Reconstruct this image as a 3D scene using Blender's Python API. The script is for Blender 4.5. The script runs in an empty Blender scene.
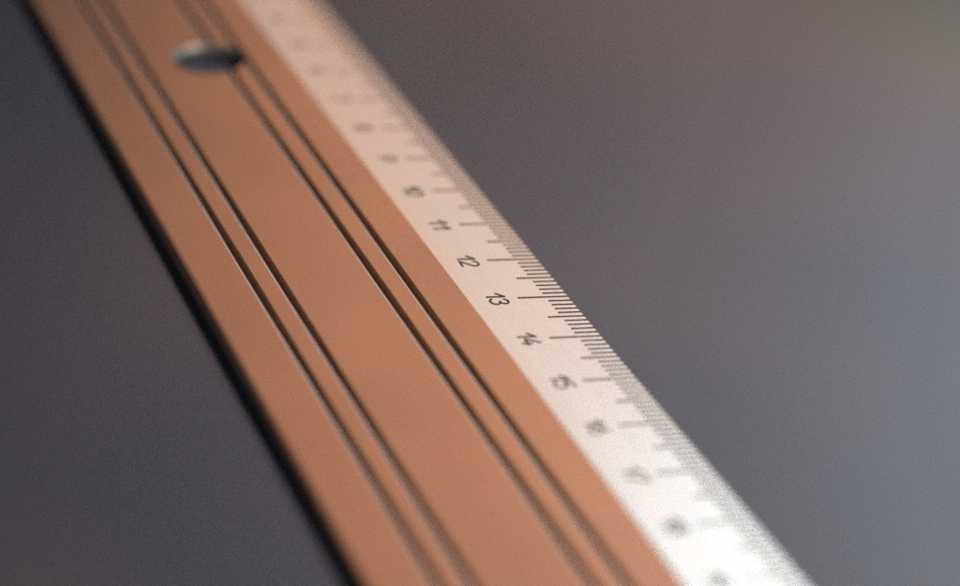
import bpy, bmesh, math, random
from mathutils import Matrix, Vector

S = 0.01                       # everything below is laid out in centimetres
scene = bpy.context.scene
col = scene.collection
random.seed(4)

# ------------------------------------------------------------------ camera
R = ((0.36299496713765395, 0.9293990236779672, 0.06672412321772812),
     (0.4699674165175206, -0.12078071842593674, -0.8743812929542591),
     (-0.8045901324553894, 0.3487541725097431, -0.4806300509877254))
cx, cy, cz = Vector(R[0]), -Vector(R[1]), -Vector(R[2])
M = Matrix((cx, cy, cz)).transposed().to_4x4()
M.translation = Vector((35.81588, -11.07651, 13.69921)) * S
cam = bpy.data.cameras.new('camera')
cam_ob = bpy.data.objects.new('camera', cam)
cam_ob.matrix_world = M
cam.sensor_width = 36.0
cam.lens = 2352.45 * 36.0 / 960.0
cam.clip_start, cam.clip_end = 0.005, 20.0
cam.dof.use_dof = True
cam.dof.focus_distance = 0.2866
cam.dof.aperture_fstop = 8.1
cam.dof.aperture_blades = 0
col.objects.link(cam_ob)
scene.camera = cam_ob

# ------------------------------------------------------------------ world and lamps
world = bpy.data.worlds.new('World')
scene.world = world
world.use_nodes = True
bg = world.node_tree.nodes['Background']
bg.inputs['Color'].default_value = (0.75, 0.85, 1.0, 1)
bg.inputs['Strength'].default_value = 0.05

def area(name, loc, target, size, size_y, power, color):
    l = bpy.data.lights.new(name, 'AREA')
    l.shape = 'RECTANGLE'
    l.size, l.size_y = size * S, size_y * S
    l.energy, l.color = power, color
    o = bpy.data.objects.new(name, l)
    o.location = Vector(loc) * S
    o.rotation_euler = (Vector(target) - Vector(loc)).to_track_quat('-Z', 'Y').to_euler()
    col.objects.link(o)
    return o

# cool window light beyond the far right, warm lamp above the near part of the ruler, dim warm light at the back of the room
area('window_light', (-20, 40, 33), (19, 0, 0), 20, 20, 0.90, (0.54, 0.85, 1.0))
area('room_light', (20, 10, 14), (18.5, -1, 0), 5, 5, 0.53, (1.0, 0.69, 0.51))
area('far_room_light', (-42, 24, 22), (8, 0, 0), 24, 14, 0.25, (1.0, 0.49, 0.26))

scene.view_settings.view_transform = 'Standard'
scene.view_settings.look = 'None'
scene.view_settings.exposure = 0.0
scene.view_settings.gamma = 1.0
scene.view_settings.use_curve_mapping = False
scene.cycles.use_denoising = False
scene.cycles.use_adaptive_sampling = True
scene.cycles.adaptive_threshold = 0.02
scene.cycles.adaptive_min_samples = 8
scene.cycles.max_bounces = 8

# ------------------------------------------------------------------ materials
def material(name):
    m = bpy.data.materials.new(name)
    m.use_nodes = True
    nt = m.node_tree
    return m, nt, nt.nodes['Principled BSDF']

def noise(nt, scale, detail=3.0, stretch=None):
    tc = nt.nodes.new('ShaderNodeTexCoord')
    n = nt.nodes.new('ShaderNodeTexNoise')
    n.inputs['Scale'].default_value = scale
    n.inputs['Detail'].default_value = detail
    src = tc.outputs['Object']
    if stretch:
        mp = nt.nodes.new('ShaderNodeMapping')
        mp.inputs['Scale'].default_value = stretch
        nt.links.new(src, mp.inputs['Vector'])
        src = mp.outputs['Vector']
    nt.links.new(src, n.inputs['Vector'])
    return n.outputs['Fac']

def ramp(nt, fac, a, b, p0=0.3, p1=0.7):
    r = nt.nodes.new('ShaderNodeValToRGB')
    r.color_ramp.elements[0].position, r.color_ramp.elements[1].position = p0, p1
    r.color_ramp.elements[0].color, r.color_ramp.elements[1].color = a, b
    nt.links.new(fac, r.inputs['Fac'])
    return r.outputs['Color']

def bump(nt, fac, strength, dist, bsdf):
    b = nt.nodes.new('ShaderNodeBump')
    b.inputs['Strength'].default_value = strength
    b.inputs['Distance'].default_value = dist
    nt.links.new(fac, b.inputs['Height'])
    nt.links.new(b.outputs['Normal'], bsdf.inputs['Normal'])

def copper_material():
    m, nt, b = material('copper_anodised')
    nt.links.new(ramp(nt, noise(nt, 40, 8), (0.465, 0.268, 0.182, 1), (0.55, 0.305, 0.197, 1)), b.inputs['Base Color'])
    b.inputs['Metallic'].default_value = 0.35
    nt.links.new(ramp(nt, noise(nt, 3000, 2), (0.36,) * 3 + (1,), (0.42,) * 3 + (1,)), b.inputs['Roughness'])
    bump(nt, noise(nt, 5000, 2), 0.12, 0.00002, b)
    return m

def silver_material():
    m, nt, b = material('satin_aluminium')
    f = noise(nt, 350, 4, (0.06, 1, 1))
    nt.links.new(ramp(nt, f, (0.69, 0.685, 0.68, 1), (0.75, 0.745, 0.74, 1)), b.inputs['Base Color'])
    b.inputs['Metallic'].default_value = 0.58
    nt.links.new(ramp(nt, f, (0.37,) * 3 + (1,), (0.45,) * 3 + (1,)), b.inputs['Roughness'])
    bump(nt, noise(nt, 3000, 2, (0.1, 1, 1)), 0.06, 0.00002, b)
    return m

def bare_glint_material():  # bare-metal tone for the groove lips, with their highlight painted in
    m, nt, b = material('bare_lip_glint')
    nt.links.new(ramp(nt, noise(nt, 800, 3), (0.44, 0.40, 0.375, 1), (0.51, 0.47, 0.445, 1)), b.inputs['Base Color'])
    b.inputs['Metallic'].default_value = 0.6
    b.inputs['Roughness'].default_value = 0.5
    return m

def groove_material():
    m, nt, b = material('groove_copper')
    nt.links.new(ramp(nt, noise(nt, 800, 3), (0.40, 0.27, 0.19, 1), (0.46, 0.31, 0.215, 1)), b.inputs['Base Color'])
    b.inputs['Metallic'].default_value = 0.3
    b.inputs['Roughness'].default_value = 0.5
    return m

def ink_material():
    m, nt, b = material('black_ink')
    nt.links.new(ramp(nt, noise(nt, 2500, 2), (0.012, 0.010, 0.010, 1), (0.035, 0.03, 0.028, 1)), b.inputs['Base Color'])
    b.inputs['Roughness'].default_value = 0.6
    return m

def rim_material():
    m, nt, b = material('dull_steel_rim')
    nt.links.new(ramp(nt, noise(nt, 800, 3), (0.27, 0.32, 0.33, 1), (0.35, 0.40, 0.41, 1)), b.inputs['Base Color'])
    b.inputs['Metallic'].default_value = 0.5
    b.inputs['Roughness'].default_value = 0.5
    return m

def table_material():
    m, nt, b = material('grey_tabletop')
    tc = nt.nodes.new('ShaderNodeTexCoord')
    mp = nt.nodes.new('ShaderNodeMapping')
    mp.inputs['Location'].default_value = (TINT_SHIFT[0], TINT_SHIFT[1], 0.0)
    n = nt.nodes.new('ShaderNodeTexNoise')          # broad mottling that paints uneven reflected light into the tabletop colour
    n.inputs['Scale'].default_value = 5.0
    n.inputs['Detail'].default_value = 2.0
    nt.links.new(tc.outputs['Object'], mp.inputs['Vector'])
    nt.links.new(mp.outputs['Vector'], n.inputs['Vector'])
    r = nt.nodes.new('ShaderNodeValToRGB')
    e = r.color_ramp.elements
    e[0].position, e[1].position = 0.40, 0.64
    e[0].color, e[1].color = (0.060, 0.079, 0.118, 1), (0.150, 0.137, 0.114, 1)
    k = r.color_ramp.elements.new(0.53)
    k.color = (0.122, 0.113, 0.142, 1)
    nt.links.new(n.outputs['Fac'], r.inputs['Fac'])
    nt.links.new(r.outputs['Color'], b.inputs['Base Color'])
    b.inputs['Roughness'].default_value = 0.48
    b.inputs['Specular IOR Level'].default_value = 0.38
    return m

TINT_SHIFT = (3.2, 1.1)  # shifts the painted light tints: slate at left, brown at upper right
RIM = rim_material()
COPPER, SILVER, BARE_GLINT, GROOVE, INK, TABLE = (copper_material(), silver_material(), bare_glint_material(),
                                            groove_material(), ink_material(), table_material())

# ------------------------------------------------------------------ builders
def link(name, mesh, mat, parent=None):
    o = bpy.data.objects.new(name, mesh)
    if mat and not mesh.materials:
        mesh.materials.append(mat)
    col.objects.link(o)
    if parent:
        o.parent = parent
    return o

def to_mesh(name, bm, smooth=False):
    bmesh.ops.recalc_face_normals(bm, faces=bm.faces)
    for f in bm.faces:
        f.smooth = smooth
    me = bpy.data.meshes.new(name)
    bm.to_mesh(me)
    bm.free()
    return me

def extrude(profile, x0, x1, steps=1):
    """closed (y, z) outline swept along X, ends capped"""
    bm = bmesh.new()
    rings = []
    for i in range(steps + 1):
        x = x0 + (x1 - x0) * i / steps
        rings.append([bm.verts.new((x * S, y * S, z * S)) for y, z in profile])
    n = len(profile)
    for a, b in zip(rings, rings[1:]):
        for k in range(n):
            bm.faces.new((a[k], a[(k + 1) % n], b[(k + 1) % n], b[k]))
    bm.faces.new(rings[0])
    bm.faces.new(rings[-1][::-1])
    return bm

# ------------------------------------------------------------------ tabletop
TZ = -0.175
bm = bmesh.new()
bmesh.ops.create_cube(bm, size=1, matrix=Matrix.Translation((0, 0, (TZ - 1.0) * S)) @ Matrix.Diagonal((260 * S, 260 * S, 2 * S, 1)))
table = link('tabletop', to_mesh('tabletop', bm), TABLE)
table['kind'] = 'structure'

# ------------------------------------------------------------------ ruler
X0, X1 = -0.6, 30.6
YC, YB, DROP = 4.436, 1.339, 0.14
ruler = bpy.data.objects.new('ruler', None)
ruler.location = (0, 0, TZ * S)
ruler.empty_display_size = 0.02
col.objects.link(ruler)
ruler['label'] = 'copper coloured metal ruler with four long grooves, a round hole and a silver centimetre scale'
ruler['category'] = 'ruler'

def part(name, mesh, mat, parent):
    o = link(name, mesh, mat, parent)
    if parent == ruler:
        o.location.z = -TZ * S
    return o

# copper body with a slot for each groove
GROOVES = (-3.696, -3.364, -2.212, -1.868)
GL, GR, GD = 0.090, 0.032, 0.100        # left lip, right wall, depth
prof = [(-YC, TZ)]
r = 0.09
for k in range(6):
    a = math.pi - k * math.pi / 10
    prof.append((-YC + r + r * math.cos(a), -r + r * math.sin(a)))
for g in GROOVES:
    prof += [(g - GL, 0), (g - GL, -GD - 0.02), (g + GR + 0.012, -GD - 0.02), (g + GR + 0.012, 0)]
prof += [(-YB, 0), (-YB, TZ)]
body_bm = extrude(prof, X0, X1)
body = part('body', to_mesh('body', body_bm), COPPER, ruler)

# groove linings: rounded left lip, floor, sharp right wall
def groove_profile():
    p = [(-GL, -GD - 0.02), (-GL, 0.0)]
    w, n = 0.044, 5                     # lip that rolls over into the slot
    for k in range(1, n + 1):
        a = k / n * math.radians(62)
        p.append((-GL + w * math.sin(a) / math.sin(math.radians(62)), -0.036 * (1 - math.cos(a)) / (1 - math.cos(math.radians(62)))))
    p += [(-GL + w + 0.006, -GD), (GR, -GD), (GR, -0.004), (GR + 0.006, 0.0), (GR + 0.012, 0.0), (GR + 0.012, -GD - 0.02)]
    return p

HX, HY, HR = 5.313, -2.419, 0.535
def cut_hole(ob, radius):
    """drill the hanging hole through a mesh for good (no modifier is left)"""
    bm = bmesh.new()
    bmesh.ops.create_cone(bm, cap_ends=True, segments=64, radius1=radius * S, radius2=radius * S, depth=2 * S,
                          matrix=Matrix.Translation((HX * S, HY * S, -0.2 * S)))
    cut = bpy.data.objects.new('hole_cutter', to_mesh('hole_cutter', bm))
    col.objects.link(cut)
    cut.parent = ob.parent
    cut.location = ob.location
    md = ob.modifiers.new('hole', 'BOOLEAN')
    md.operation, md.object, md.solver = 'DIFFERENCE', cut, 'EXACT'
    bpy.context.view_layer.update()
    me = bpy.data.meshes.new_from_object(ob.evaluated_get(bpy.context.evaluated_depsgraph_get()))
    ob.modifiers.clear()
    ob.data = me
    bpy.data.objects.remove(cut)

groove_obs = []
for g in GROOVES:
    p = [(g + y, z) for y, z in groove_profile()]
    bm = extrude(p, X0 + 0.002, X1 - 0.002)
    me = to_mesh('groove', bm)
    me.materials.append(GROOVE)
    me.materials.append(BARE_GLINT)
    for f in me.polygons:               # pale lip: highlight from the right painted in as a bare-metal tone
        c = f.center
        yy = c.y / S - g
        if f.normal.z > 0.2 and -GL < yy < -GL + 0.046 and c.z > -0.05 * S and abs(f.normal.x) < 0.5:
            f.material_index = 1
    o = part('groove', me, None, ruler)
    groove_obs.append(o)

cut_hole(body, HR)
for o, g in zip(groove_obs, GROOVES):
    if abs(g - HY) < HR + 0.15:
        cut_hole(o, HR)

# bare rim of the hole: a lathe with a small countersink
bm = bmesh.new()
ring = [(HR, 0.003), (HR - 0.045, -0.05), (HR - 0.05, -0.07), (HR - 0.05, TZ + 0.01), (HR, TZ + 0.002)]
N = 64
vs = [[bm.verts.new(((HX + q * math.cos(t)) * S, (HY + q * math.sin(t)) * S, z * S)) for q, z in ring]
      for t in [2 * math.pi * i / N for i in range(N)]]
for i in range(N):
    for k in range(len(ring) - 1):
        bm.faces.new((vs[i][k], vs[(i + 1) % N][k], vs[(i + 1) % N][k + 1], vs[i][k + 1]))
me = to_mesh('hole_rim', bm, True)
part('hole_rim', me, RIM, ruler)

# silver bevelled edge
edge_prof = [(-YB, TZ), (-YB, -0.001), (-YB + 0.02, -0.003), (-0.02, -DROP + 0.002), (0, -DROP - 0.012), (0, TZ + 0.03), (-0.03, TZ)]
edge = part('scale_edge', to_mesh('scale_edge', extrude(edge_prof, X0, X1)), SILVER, ruler)

def ez(y):
    return -DROP * (1 - (-y) / YB)

LIFT = 0.004
# ---- tick marks: thin ink strips, one object each
def tick_mesh(length, width):
    bm = bmesh.new()
    y0, y1 = -0.012, -length
    lo, hi = [], []
    for x, y in ((-width / 2, y1), (width / 2, y1), (width / 2, y0), (-width / 2, y0)):
        z = ez(y)
        lo.append(bm.verts.new((x * S, y * S, (z - 0.004) * S)))
        hi.append(bm.verts.new((x * S, y * S, (z + LIFT) * S)))
    bm.faces.new(hi)
    for k in range(4):
        bm.faces.new((lo[k], lo[(k + 1) % 4], hi[(k + 1) % 4], hi[k]))
    me = to_mesh('tick_mark', bm)
    me.materials.append(INK)
    return me

TICKS = {0: tick_mesh(0.683, 0.030), 5: tick_mesh(0.491, 0.030), 1: tick_mesh(0.312, 0.030)}
for i in range(10, 300):
    k = 0 if i % 10 == 0 else 5 if i % 10 == 5 else 1
    if 20 <= i <= 205:
        o = link('tick_mark', TICKS[k], INK, edge)
        o.location.x = i * 0.1 * S

# ---- numerals in drafting lettering
def arc(cx_, cy_, rx, ry, a0, a1, n=14):
    return [(cx_ + rx * math.cos(math.radians(a0 + (a1 - a0) * i / n)), cy_ + ry * math.sin(math.radians(a0 + (a1 - a0) * i / n))) for i in range(n + 1)]

W, Hh = 0.135, 0.235
DIG = {
    '0': [arc(.5, .5, .5, .5, 90, 450, 28)],
    '1': [[(.15, .62), (.75, 1.0), (.75, 0)]],
    '2': [arc(.5, .72, .47, .28, 165, -35, 14) + [(.03, 0), (1.0, 0)]],
    '3': [arc(.47, .76, .42, .24, 160, -90, 14) + arc(.47, .27, .50, .27, 88, -155, 16)],
    '4': [[(.62, 1.0), (.0, .28), (1.0, .28)], [(.74, .52), (.74, .0)]],
    '5': [[(.92, 1.0), (.16, 1.0), (.08, .55)] + arc(.48, .33, .50, .33, 130, -150, 16)],
    '6': [[(.72, 1.0), (.12, .52)] + arc(.5, .31, .48, .31, 140, 500, 24)],
    '7': [[(.0, 1.0), (1.0, 1.0), (.3, 0)]],
    '8': [arc(.5, .76, .38, .24, -90, 270, 22), arc(.5, .27, .5, .27, 90, 450, 24)],
    '9': [arc(.5, .69, .48, .31, -40, 320, 24) + [(.28, 0)]],
}

def ribbon(bm, pts, w):
    """flat stroke with round joints and ends, laid on the bevel"""
    def v(x, y, lift=0.0):
        return bm.verts.new((x * S, y * S, (ez(y) + LIFT + lift) * S))
    for j, ((ax, ay), (bx, by)) in enumerate(zip(pts, pts[1:])):
        dx, dy = bx - ax, by - ay
        l = math.hypot(dx, dy) or 1e-6
        nx, ny = -dy / l * w / 2, dx / l * w / 2
        h = 0.0002 * (j % 2)
        bm.faces.new((v(ax + nx, ay + ny, h), v(ax - nx, ay - ny, h), v(bx - nx, by - ny, h), v(bx + nx, by + ny, h)))
    for j, (x, y) in enumerate(pts):
        bm.faces.new([v(x + w / 2 * math.cos(t * math.pi / 5), y + w / 2 * math.sin(t * math.pi / 5), 0.0006 + 0.0002 * (j % 2)) for t in range(10)])

YN = -0.955
for n in range(1, 30):
    s = str(n)
    if not 2 <= n <= 21:
        continue
    bm = bmesh.new()
    pitch = 0.155
    for j, ch in enumerate(s):
        ox = (j - (len(s) - 1) / 2) * pitch - W / 2
        for st in DIG[ch]:
            ribbon(bm, [(ox + u * W, YN + (q - .5) * Hh) for u, q in st], 0.028)
    for f in bm.faces:
        f.normal_update()
        if f.normal.z < 0:
            f.normal_flip()
    me = bpy.data.meshes.new('numeral')
    bm.to_mesh(me)
    bm.free()
    o = link('numeral', me, INK, edge)
    o.location.x = n * S
